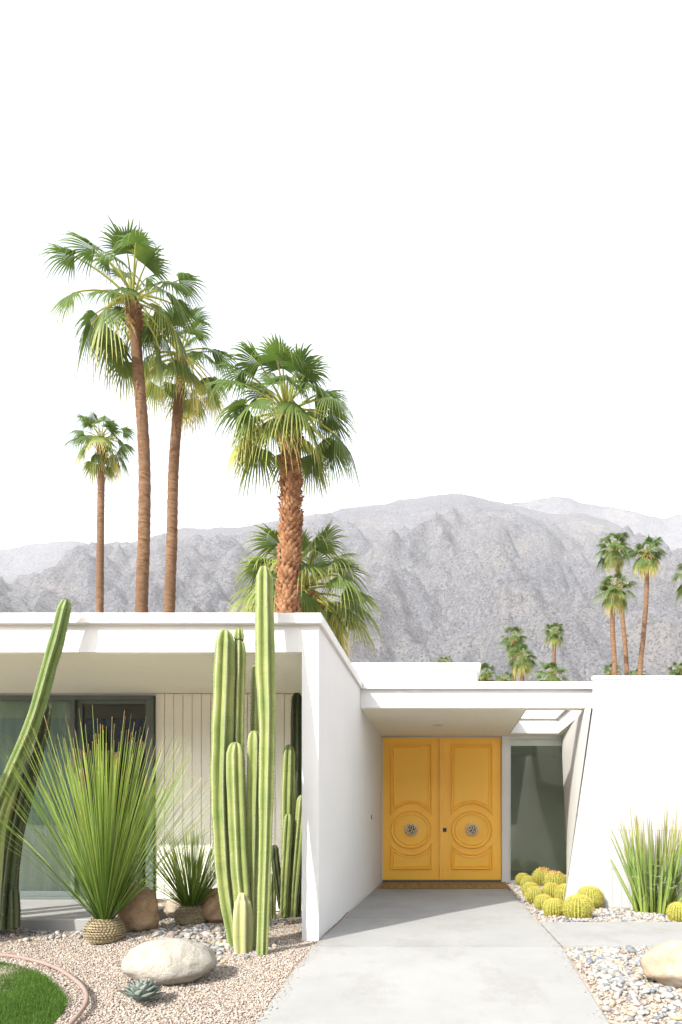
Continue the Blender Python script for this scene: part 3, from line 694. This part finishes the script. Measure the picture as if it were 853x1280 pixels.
# ------------------------------------------------------------------ grass trees
def grass_tree(px,py,bw,bh,L,n,label,seed,spread=1.25,wid=.0036,dy=0.,up=2.0):
    p=gpt(px,py); p.y+=bw*.4; p.z=float(G(p.x,p.y))
    T=thing('grass_tree',label,'grass tree',tuple(p),group='grass trees with bulb shaped bases')
    rs=random.Random(seed)
    mb=MB(); prof=[(0.,.80),(.15,.95),(.35,1.),(.6,.95),(.8,.80),(.95,.6),(1.05,.45)]
    nb=40; V=[]
    pts=[p+Vector((0,0,h*bh-.01)) for h,_ in prof]; rad=[r*bw/2 for _,r in prof]
    tube(mb,pts,rad,nb)
    # overlapping leaf-base scales
    tv=np.array([(-1,0,-.3),(1,0,-.3),(.75,-.35,.6),(0,-.45,1.),(-.75,-.35,.6),(0,-.55,.1)],float); tf=np.array([(0,1,5),(1,2,5),(2,3,5),(3,4,5),(4,0,5)])
    P_=[];S=[];Z=[]
    rows=9
    for r_i in range(rows):
        h=(r_i+.5)/rows; rr=np.interp(h,[q[0] for q in prof],[q[1] for q in prof])*bw/2; c=int(2*math.pi*rr/.022)
        for k in range(c):
            a=2*math.pi*(k+.5*(r_i%2))/c; P_.append((p.x+math.cos(a)*rr,p.y+math.sin(a)*rr,p.z+h*bh)); S.append((.012,.028,.018)); Z.append(a+math.pi/2)
    scatter(mb,tv,tf,np.array(P_),np.array(S),np.array(Z),np.tile([[.35,0]],(len(P_),1)),np.full(len(P_),.5))
    mb.build('base',BULB,T,recalc=False)
    lb=MB(); Vs=[];Fs=[];As=[];c0=0; ns=9
    for i in range(n):
        az=rs.uniform(0,2*math.pi); e=R(90)-(R(31)*math.sqrt(rs.random()) if rs.random()<.78 else R(31)+R(22)*rs.random())*spread; 
        e=max(R(8),e)
        l=L*rs.uniform(.74,1.05)*(1-.18*abs(R(90)-e)); d=Vector((math.cos(az)*math.cos(e),math.sin(az)*math.cos(e),math.sin(e)))
        o_=p+Vector((d.x*bw*.3,d.y*bw*.3,bh*rs.uniform(.85,1.0))); dr=rs.uniform(.02,.14)*l*(.4+math.cos(e))
        side=d.cross(Vector((0,0,1))).normalized() if abs(d.z)<.999 else Vector((1,0,0)); nr=side.cross(d)
        w=wid*rs.uniform(.8,1.2); tip=rs.uniform(-.25,.3)
        for s_ in range(ns+1):
            t=s_/ns; q=o_+d*l*t-Vector((0,0,dr*t**2.4))+side*math.sin(t*3+i)*.004
            ww=w*(1-.45*t) if s_<ns else w*.35
            for kx,ky in ((-1,0),(1,0),(0,.9)): Vs.append(tuple(q+side*ww*kx+nr*ww*ky)); As.append(min(.93,max(0,.6*t+tip+.15)) if t<.93 else 1.)
        for s_ in range(ns):
            for k in range(3): Fs.append((c0+s_*3+k,c0+s_*3+(k+1)%3,c0+(s_+1)*3+(k+1)%3,c0+(s_+1)*3+k))
        c0+=(ns+1)*3
    lb.add(Vs,Fs,As); lb.build('leaves',BLADE,T,recalc=False); return T
grass_tree(122,1180,.25,.16,1.60,380,'large grass tree with long stiff green leaves on a woven bulb base',1,.84)
grass_tree(234,1156,.24,.15,.76,420,'small dark grass tree between the rocks left of the tall cacti',2,1.15,.003)
# broad bladed plant on the right
def blade_plant(px,py,L,n,label,seed):
    p=gpt(px,py); T=thing('hesperaloe',label,'plant',tuple(p)); rs=random.Random(seed)
    lb=MB(); fb=MB(); ns=9
    for i in range(n):
        az=rs.uniform(0,2*math.pi); e=R(90)-abs(rs.gauss(.05,.24)); l=L*rs.uniform(.6,1.08); rr=.17*math.sqrt(rs.random())
        d=Vector((math.cos(az)*math.cos(e),math.sin(az)*math.cos(e),math.sin(e))); o_=p+Vector((math.cos(az)*rr*1.2,math.sin(az)*rr,-.01))
        side=d.cross(Vector((0,0,1))).normalized(); fa=rs.uniform(0,3.1); nr=side.cross(d); s2=side*math.cos(fa)+nr*math.sin(fa); n2=d.cross(s2)
        w=rs.uniform(.009,.015); dr=rs.uniform(0,.1)*l; V=[];A=[]
        for s_ in range(ns+1):
            t=s_/ns; q=o_+d*l*t-Vector((0,0,dr*t*t)); ww=w*(1.1-.1*t)*(1-t**2.2)+.0008
            V+=[tuple(q-s2*ww+n2*ww*.45),tuple(q),tuple(q+s2*ww+n2*ww*.45)]; A+=[t*.92]*3
            if s_ in (2,3,4,5) and rs.random()<.5:
                sg=rs.choice((-1,1)); c=q+s2*ww*sg; pts=[c]
                dd=(s2*sg+Vector((rs.uniform(-.6,.6),rs.uniform(-.6,.6),rs.uniform(-1,.5)))).normalized()
                for k in range(6): 
                    dd=(dd+Vector((rs.uniform(-.7,.7),rs.uniform(-.7,.7),rs.uniform(-.7,.4)))).normalized(); pts.append(pts[-1]+dd*.018)
                tube(lb,pts,.0013,3,a=1.0)
        Fs=[]
        for s_ in range(ns):
            a=s_*3; Fs+=[(a,a+1,a+4,a+3),(a+1,a+2,a+5,a+4)]
        lb.add(V,Fs,A)
    lb.build('leaves',YUCCA,T,recalc=False);
blade_plant(818,1139,1.10,150,'upright spiky green plant with curly white fibers by the block wall',4)
# small agave
def agave(px,py,r,label):
    p=gpt(px,py); rs=random.Random(9); mb=MB(); nl=34
    for i in range(nl):
        t=i/(nl-1); az=i*2.39996; e=R(12+68*t**1.1); l=r*(1.05-.45*t); w=r*.24*(1.05-.4*t)
        d=Vector((math.cos(az),math.sin(az),0)); up=Vector((0,0,1)); side=up.cross(d); V=[];A=[];ns=8;c=[]
        q=p+Vector((0,0,.015+.04*t))+d*.012
        for s_ in range(ns+1):
            u=s_/ns; ee=e+.45*(u-.3)*(1-t*.4); dirv=d*math.cos(ee)+up*math.sin(ee); nrm=-d*math.sin(ee)+up*math.cos(ee)
            if s_: q=q+dirv*l/ns
            ww=w*(.55+1.0*math.sin(min(1,u*1.35)*math.pi*.5)*1.0-.0)*(1-u**3.2)+.0006
            ww=w*(.5+.9*math.sin(u*math.pi*.75))*(1-u**4)+.0006; th=.010*(1-u)+.0012
            for (a,b) in ((-1,.25),(0,-.0),(1,.25),(0,-1)):
                if (a,b)==(0,-1): V.append(tuple(q-nrm*th))
                else: V.append(tuple(q+side*ww*a+nrm*ww*abs(a)*.35))
                A.append(1. if u>.97 else (.92 if abs(a)==1 else .3+.5*u))
        Fs=[(s_*4+k,s_*4+(k+1)%4,(s_+1)*4+(k+1)%4,(s_+1)*4+k) for s_ in range(ns) for k in range(4)]
        mb.add(V,Fs,A)
    o=mb.build('agave',AGAVE,smooth=True,recalc=False,origin=tuple(p)); return tag(o,label,'agave')
agave(177,1253,.125,'small blue grey agave rosette on the gravel in front of white boulder')

# ------------------------------------------------------------------ barrel cacti
def barrel(px,py,r,label,seed,flower=0.0,hh=.92):
    p=gpt(px,py); p.y+=r*.6; p.z=float(G(p.x,p.y)); rs=random.Random(seed)
    T=thing('barrel_cactus',label,'barrel cactus',tuple(p),group='golden barrel cacti by the entry')
    ribs=max(16,int(20+r*40)); n=ribs*4; rows=18; V=[];A=[]
    sp=MB(); SV=[];SF=[];SA=[]
    cz=p.z+r*hh*.78
    for j in range(rows+1):
        ph=-R(58)+(R(90)+R(58))*j/rows
        for k in range(n):
            th=2*math.pi*k/n; c=abs(math.cos(ribs*th/2)); q=1-.13*(1-c)*math.cos(ph)**.4 if j<rows else 1-.1
            dip=.10*math.exp(-((R(90)-ph)/.35)**2)
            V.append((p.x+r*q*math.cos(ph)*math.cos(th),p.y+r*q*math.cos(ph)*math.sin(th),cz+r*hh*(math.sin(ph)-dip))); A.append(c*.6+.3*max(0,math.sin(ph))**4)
            if c>.99 and j>0:
                o_=Vector((math.cos(ph)*math.cos(th),math.cos(ph)*math.sin(th),math.sin(ph))); b=Vector(V[-1])
                side=Vector((-math.sin(th),math.cos(th),0)); upv=o_.cross(side)
                top=math.sin(ph)>.9
                for _ in range(8 if not top else 6):
                    a=rs.uniform(0,6.28); d=(o_*rs.uniform(.35,1.0)+side*math.cos(a)*.9+upv*math.sin(a)*.9).normalized()*r*rs.uniform(.13,.26)
                    wv=d.cross(o_).normalized()*r*.010; i0=len(SV); SV+= [tuple(b-wv),tuple(b+wv),tuple(b+d)]; SF.append((i0,i0+1,i0+2)); SA+=[rs.random()]*3
    Fc=[(j*n+k,j*n+(k+1)%n,(j+1)*n+(k+1)%n,(j+1)*n+k) for j in range(rows) for k in range(n)]
    m_=MB(); m_.add(V,Fc,A); m_.build('body',BARREL,T,smooth=True,recalc=False)
    sp.add(SV,SF,SA); sp.build('spines',SPINE,T,recalc=False)
    if flower>0:
        tv,tf=ico(1); N=int(20*flower)
        for i in range(N):
            fl=MB(); a=rs.uniform(0,6.28); rr=r*.62*math.sqrt(rs.random()); q=(p.x+math.cos(a)*rr,p.y+math.sin(a)*rr,cz+r*hh*math.sqrt(max(0,1-(rr/r)**2))+rs.uniform(0,.015))
            scatter(fl,tv*np.random.default_rng(i).uniform(.75,1.25,(len(tv),1)),tf,np.array([q]),np.array([[r*.10,r*.10,r*.15]]),np.array([rs.uniform(0,6)]),np.array([[rs.uniform(-.5,.5),rs.uniform(-.5,.5)]]),np.zeros(1))
            fl.build('dried_flower',BFLOW,T)
    return T
def bpx(zx,zy,zr): return 600+zx/3.372,1060+zy/3.372,zr/3.372
BL=[(183,158,31,'small round barrel cactus nearest the window post',0),
 (207,172,32,'small barrel cactus second from the window post',0),
 (268,160,44,'barrel cactus with brown dried blooms farthest back by the glass',.8),
 (322,182,48,'barrel cactus topped with many rusty dried flowers under the window corner',1.2),
 (385,180,40,'barrel cactus with brown tufts touching the slanted wall',.5),
 (216,205,36,'pale barrel cactus by the walkway edge, third along the left row',0),
 (234,230,40,'barrel cactus at the walkway edge between smaller pale ones',0),
 (305,212,38,'barrel cactus squeezed in the middle of the clump',0),
 (272,264,40,'barrel cactus at the left front corner of the clump',0),
 (372,235,50,'barrel cactus with bumpy yellow top in the middle of the front rows',.25),
 (318,292,47,'round barrel cactus second from front right in the clump',0),
 (422,303,62,'largest front barrel cactus closest to the side path',0),
 (470,258,57,'big orange tinged barrel cactus at the right end, against the wall',0),
 (846,310,47,'lone barrel cactus at the right edge beside the spiky plant',0)]
for i,(zx,zy,zr,lb_,fl) in enumerate(BL):
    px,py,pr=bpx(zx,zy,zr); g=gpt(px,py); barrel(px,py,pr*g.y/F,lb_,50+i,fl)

# ------------------------------------------------------------------ palms
def fan_palm(cpx,cpy,Y,R_,trunk_px,tw,label,seed,nf=40,nseg=28,group=None,low=-50,high=85,boots=0.,squash=1.,yellow=.35,pale=0.,bootlen=None,petl=.62,drop=1.):
    rs=random.Random(seed); c=W(cpx,cpy,Y)
    tp=[W(a,b,Y) for a,b in trunk_px]          # trunk seen part, top first
    last=tp[-1]; dirn=(tp[-1]-tp[-2]) if len(tp)>1 else Vector((0,0,-1)); 
    foot=Vector((last.x+(dirn.x/max(.01,-dirn.z))*last.z*.5,Y,0)); 
    T=thing('fan_palm',label,'palm tree',(foot.x,foot.y,0),group=group)
    path=[c+Vector((0,0,-.02*R_))]+[p for p in tp]+[foot+Vector((0,0,-.3))]
    path=[p for i,p in enumerate(path) if i==0 or p.z<path[i-1].z-.05]
    path=smooth_curve(list(reversed(path)),8); m=len(path)
    tube_r=[]
    for i,p in enumerate(path):
        t=i/(m-1); tube_r.append(tw/2*(1.12-.22*t)*(1+.03*noise.noise((p.z*1.7,seed,0))))
    # fine rings
    fine=[];fr=[]
    for i in range(m-1):
        k=max(1,int((path[i+1]-path[i]).length/.12))
        for q in range(k):
            t=q/k; fine.append(path[i].lerp(path[i+1],t)); fr.append((tube_r[i]*(1-t)+tube_r[i+1]*t)*(1+(.05 if len(fine)%2 else -.02)+.04*rs.random()))
    fine.append(path[-1]); fr.append(tube_r[-1]*.9)
    mb=MB(); tube(mb,fine,fr,16); trunk=mb.build('trunk',BARK,T,smooth=True)
    # boots
    blen=bootlen if bootlen is not None else .55*R_
    bmb=MB(); tv=np.array([(-1,0,-1),(1,0,-1),(.8,-.5,.5),(0,-1.1,1.1),(-.8,-.5,.5),(0,-.6,-.2),(0,0,1)],float)
    tf=np.array([(0,1,5),(1,2,5),(2,3,5),(3,4,5),(4,0,5),(3,2,6),(4,3,6)])
    zt=fine[-1].z; P_=[];S=[];Z=[];TL=[]
    zz=zt-.02; row=0; s0=tw*.17
    while zz>zt-blen:
        i=min(range(len(fine)),key=lambda k:abs(fine[k].z-zz)); cc=fine[i]; rr=fr[i]*(1.0+boots*(.25+.25*noise.noise((zz*1.3,seed,9))))+(.12*tw if zz>zt-.5*R_*.6 else 0)
        k=max(6,int(2*math.pi*rr/(s0*1.7)))
        for q in range(k):
            a=2*math.pi*(q+.5*(row%2)+rs.uniform(-.15,.15))/k; P_.append((cc.x+math.cos(a)*rr*.93,cc.y+math.sin(a)*rr*.93,zz+rs.uniform(-.3,.3)*s0)); sz=s0*rs.uniform(.75,1.25); S.append((sz,sz*rs.uniform(.6,1.5),sz*1.3)); Z.append(a+math.pi/2); TL.append((rs.uniform(-.1,.5),rs.uniform(-.3,.3)))
        zz-=s0*1.35; row+=1
    scatter(bmb,tv,tf,np.array(P_),np.array(S),np.array(Z),np.array(TL),np.full(len(P_),.5)); bmb.build('leaf_boots',BOOT,T,recalc=False)
    # crown
    Vs=[];Fs=[];As=[];c0=0; cb=MB(); pb=MB()
    for i in range(nf):
        f=(i+.5)/nf; az=i*2.399963+rs.uniform(-.25,.25); e0=R(high+(low-high)*f**.9+rs.uniform(-8,8)); 
        h=Vector((math.cos(az),math.sin(az),0)); 
        pl=R_*petl*rs.uniform(.75,1.2)*(.65+.35*min(1,f*3)); bend=R(26)*drop*rs.uniform(.6,1.3)*(.4+math.cos(e0))
        q=c.copy()+Vector((0,0,rs.uniform(-.05,.12)*R_)); pts=[q.copy()]
        for s_ in range(5):
            e=e0-bend*(s_+1)/5; q=q+(h*math.cos(e)+Vector((0,0,1))*math.sin(e))*pl/5; pts.append(q.copy())
        tube(pb,pts,[.018*R_*(1-.1*k) for k in range(6)],4,a=.55+.2*f)
        e=e0-bend-R(12); d=(h*math.cos(e)+Vector((0,0,1))*math.sin(e)).normalized(); side=Vector((0,0,1)).cross(h).normalized(); 
        side=(side+Vector((0,0,1))*rs.uniform(-.45,.45)+h*rs.uniform(-.2,.2)).normalized(); side=(side-d*side.dot(d)).normalized(); nrm=d.cross(side); 
        Rf=R_*rs.uniform(.40,.53); spread=R(rs.uniform(80,112)); da=2*spread/nseg; age=(max(0,f-.55)/.45)*yellow*rs.uniform(.4,1.6)+rs.uniform(0,.2)+pale
        fold=rs.uniform(.25,.6)
        for s_ in range(nseg):
            a=-spread+(s_+.5)*da; L=Rf*(.72+.28*math.cos(a))*rs.uniform(.9,1.08)
            dv=(d*math.cos(a)+side*math.sin(a)-nrm*fold*abs(math.sin(a))*.8).normalized()
            sv=(-d*math.sin(a)+side*math.cos(a)).normalized(); dr=rs.uniform(.2,.9)*drop*L*(.55+.6*f)
            nn=7
            for k in range(nn+1):
                t=k/nn; w=L*math.tan(da/2)*t*1.08 if t<.45 else L*math.tan(da/2)*.45*1.08*(1-((t-.45)/.55)**.8)+.0008
                g=max(0,t-.35)/.65
                p=q+dv*L*t*(1-.10*g*g)-Vector((0,0,dr*g**1.9)); ridge=nrm*w*.55
                Vs+=[tuple(p-sv*w-ridge),tuple(p+ridge*.3),tuple(p+sv*w-ridge)]
                at=min(1,age*(.35+.9*t**1.6)+.30*t**3); As+=[at]*3
            for k in range(nn):
                b=c0+k*3; Fs+=[(b,b+1,b+4,b+3),(b+1,b+2,b+5,b+4)]
            c0+=(nn+1)*3
    cb.add(np.array(Vs),np.array(Fs),np.array(As)); cr=cb.build('crown',FROND,T,recalc=False)
    pb.build('leaf_stalks',FROND,T,recalc=False)
    return T
GP='fan palms rising behind the house'
fan_palm(166,378,19.5,2.3,[(168,395),(172,450),(179,540),(181,600),(180,680),(177,768)],.31,'tallest fan palm on the left with bare reddish trunk',1,nf=31,group=GP,low=-30,high=90,bootlen=.8,yellow=.35)
fan_palm(226,448,22.5,2.15,[(226,475),(222,520),(217,590),(215,680),(212,768)],.32,'second tallest fan palm, just right of and behind the tallest one',2,nf=30,group=GP,low=-42,bootlen=.4,yellow=.8)
fan_palm(127,552,34,2.05,[(127,580),(126,650),(125,768)],.33,'thin small crowned fan palm leftmost of the row',3,nf=30,nseg=22,group=GP,low=-40,petl=.55,bootlen=.5,yellow=.7)
fan_palm(358,520,15,1.92,[(362,548),(364,600),(363,680),(360,768)],.36,'stout fan palm with shaggy boot covered trunk',14,nf=40,group=GP,low=-22,high=88,boots=.35,bootlen=9.,yellow=.5)
fan_palm(380,742,17,2.15,[(392,770),(392,800)],.45,'low bushy fan palm spreading over the roof corner behind the stout palm',5,nf=56,group=GP,low=-50,yellow=.5,pale=.28)
fan_palm(768,684,52,1.95,[(771,696),(774,730),(779,780),(784,846)],.32,'upper left palm of the three tall ones on the right',6,nf=34,nseg=18,group=GP,low=-50,petl=.5,yellow=.5)
fan_palm(769,736,47,1.85,[(766,746),(766,790),(769,846)],.33,'lower front palm of the three tall ones on the right',7,nf=34,nseg=18,group=GP,low=-50,petl=.5,yellow=.8)
fan_palm(809,692,49,1.85,[(809,706),(808,750),(804,800),(800,846)],.33,'rightmost palm of the three tall ones, with gently curved trunk',8,nf=34,nseg=18,group=GP,low=-50,petl=.5,yellow=.9)
fan_palm(868,722,49,1.95,[(868,740),(868,846)],.33,'palm cut off by the right edge of the view',9,nf=30,nseg=20,group=GP,low=-55)
small=[(643,797,62,1.75,'dark bushy small palm standing left in the distant trio',.3,852),(653,822,55,1.7,'small palm in front of the dark bushy one in the distant trio',.6,860),(693,790,66,1.6,'small single palm with a visible slim trunk right of the trio',.7,838),
 (690,845,52,1.9,'bushy low palm just above the entry roof edge',.6,870),(606,846,50,1.5,'low palm tuft at the end of the raised roof',.4,870),(631,850,58,1.3,'tiny palm tuft between the roof step and the trio',.4,870),
 (556,828,60,1.1,'little palm tuft peeking over the raised roof',.3,850),(765,841,58,1.3,'palm tuft over the block wall, left of the tall trunks',.4,865),(796,845,60,1.2,'palm tuft over the block wall, behind the tall trunks',.6,865),(850,838,58,1.3,'palm tuft over the block wall at the right edge',.4,865)]
for i,(a,b,Y,r,lb_,yl,tb) in enumerate(small):
    fan_palm(a,b,Y,r,[(a,b+10),(a,tb+8)],.34,lb_,20+i,nf=32,nseg=16,group=GP,low=-50,petl=.5,yellow=yl)

# ------------------------------------------------------------------ mountains
def ridge(name,prof,Yr,Yf,seed,amp,xr,nx,ny,back=500,sy=1):
    px=np.array([p[0] for p in prof]); py=np.array([p[1] for p in prof])
    Xp=(px-560)/F*Yr; Hp=EYE+(1030-py)/F*Yr
    xs=np.linspace(xr[0],xr[1],nx); ys=np.concatenate([np.linspace(Yf,Yr,ny),np.linspace(Yr,Yr+back,12)[1:]])
    V=np.zeros((len(ys),nx,3)); H_=np.interp(xs,Xp,Hp)
    H_=np.array([h+Yr*.003*noise.fractal((x*.012,seed,0),.8,2,5) for h,x in zip(H_,xs)])
    for j,y in enumerate(ys):
        s=(y-Yf)/(Yr-Yf) if y<=Yr else 1-((y-Yr)/back)
        b=max(0,s)**.92 if y<=Yr else s
        for i,x in enumerate(xs):
            wx=x+.33*y+110*noise.noise((x*.002,y*.002,seed))
            n1=noise.ridged_multi_fractal((wx*.0038,y*.0016,seed),.85,2.1,6,1.,2.)-1.1
            n2=noise.fractal((x*.02,y*.02,seed+5),.75,2.1,5)
            e=4*s*(1-s)**1.35*min(1,(1-s)*5) if y<=Yr else 0
            V[j,i]=(x*sy,y*sy,H_[i]*b+amp*2.2*n1*e+amp*.34*n2*min(1,e*1.6)-25*(1-b))
    N2,N1=len(ys),nx; i,j=np.meshgrid(np.arange(N1-1),np.arange(N2-1)); a=(j*N1+i).ravel()
    mb=MB(); mb.add(V.reshape(-1,3),np.stack([a,a+1,a+N1+1,a+N1],-1)); o=mb.build(name,MOUNT,smooth=True,recalc=False); tag(o,kind='structure'); return o
main=[(-900,760),(-400,740),(-100,725),(40,718),(88,714),(132,691),(164,683),(190,670),(229,661),(250,661),(303,658),(373,646),(412,639),(440,636),(469,630),(503,626),(530,621),(551,618),(571,617),(590,620),(624,627),(648,633),(687,643),(730,642),(760,650),(800,672),(853,700),(1000,740),(1300,760)]
ridge('mountain',main,2000,700,3.,62,(-2600,1500),460,150)
ridge('mountain',[(-700,700),(-200,702),(-40,694),(0,688),(29,681.5),(59,678),(88,676),(108,679),(132,689),(170,715),(220,760),(300,800),(420,860)],2500,1500,8.,50,(-3600,-300),260,70)
ridge('mountain',[(450,700),(560,650),(624,630),(648,629),(697,620),(730,629),(779,636),(808,643.6),(822,648),(853,644.5),(920,640),(1100,660),(1500,700)],3000,1900,12.,50,(200,3200),220,70)

mp=[(-3000,900),(-1500,880),(-600,830),(0,850),(500,810),(1200,860),(2600,900)]
bk=ridge('mountain',mp,2000,900,21.,60,(-5200,5200),160,24,sy=1)
me=bk.data; V=np.zeros(len(me.vertices)*3); me.vertices.foreach_get('co',V); V=V.reshape(-1,3); V[:,1]*=-1; V[:,0]*=-1; me.vertices.foreach_set('co',V.ravel()); me.update()

# air
hz=MB(); hz.box(-6500,6500,-6500,7500,-27,1150); 
hm=bpy.data.materials.new('pale_haze'); hm.use_nodes=True; nt=hm.node_tree; nt.nodes.clear(); o_=nt.nodes.new('ShaderNodeOutputMaterial'); v_=nt.nodes.new('ShaderNodeVolumePrincipled')
v_.inputs['Color'].default_value=(.93,.95,1,1); v_.inputs['Density'].default_value=.00011; v_.inputs['Anisotropy'].default_value=.0
nt.links.new(v_.outputs[0],o_.inputs['Volume'])
hz=hz.build('haze',hm); tag(hz,kind='stuff')

# ------------------------------------------------------------------ light, sky, camera
az=R(35.5); el=R(38.3)
d=Vector((math.sin(az)*math.cos(el),math.cos(az)*math.cos(el),-math.sin(el)))
sl=bpy.data.lights.new('sun','SUN'); sl.energy=3.0; sl.angle=R(.53); sl.color=(1,.965,.905)
so=bpy.data.objects.new('sun',sl); so.rotation_euler=d.to_track_quat('-Z','Y').to_euler(); so.location=(-10,-10,20); link(so)
w=bpy.data.worlds.new('World'); scene.world=w; w.use_nodes=True; nt=w.node_tree
sky=nt.nodes.new('ShaderNodeTexSky'); sky.sky_type='NISHITA'; sky.sun_disc=False; sky.sun_elevation=el; sky.sun_rotation=R(180)+az; sky.dust_density=2.; sky.air_density=1.; sky.ozone_density=.6
hs=nt.nodes.new('ShaderNodeHueSaturation'); hs.inputs['Saturation'].default_value=.28; hs.inputs['Value'].default_value=1.0
bg=nt.nodes['Background']; bg.inputs['Strength'].default_value=.15
nt.links.new(sky.outputs[0],hs.inputs['Color']); nt.links.new(hs.outputs[0],bg.inputs['Color'])
cam=bpy.data.cameras.new('camera'); co=bpy.data.objects.new('camera',cam); link(co); co.location=(0,0,EYE); co.rotation_euler=(R(90),0,0)
cam.sensor_fit='VERTICAL'; cam.sensor_height=36.; cam.lens=F/1280*36.; cam.shift_x=-(560-426.5)/1280; cam.shift_y=(1030-640)/1280; cam.clip_start=.05; cam.clip_end=20000
scene.camera=co
scene.view_settings.view_transform='Standard'; scene.view_settings.look='None'; scene.view_settings.gamma=1; scene.view_settings.exposure=1.78
c_=scene.cycles; c_.max_bounces=8; c_.transparent_max_bounces=16; c_.volume_bounces=1; c_.use_denoising=True; c_.sample_clamp_indirect=6
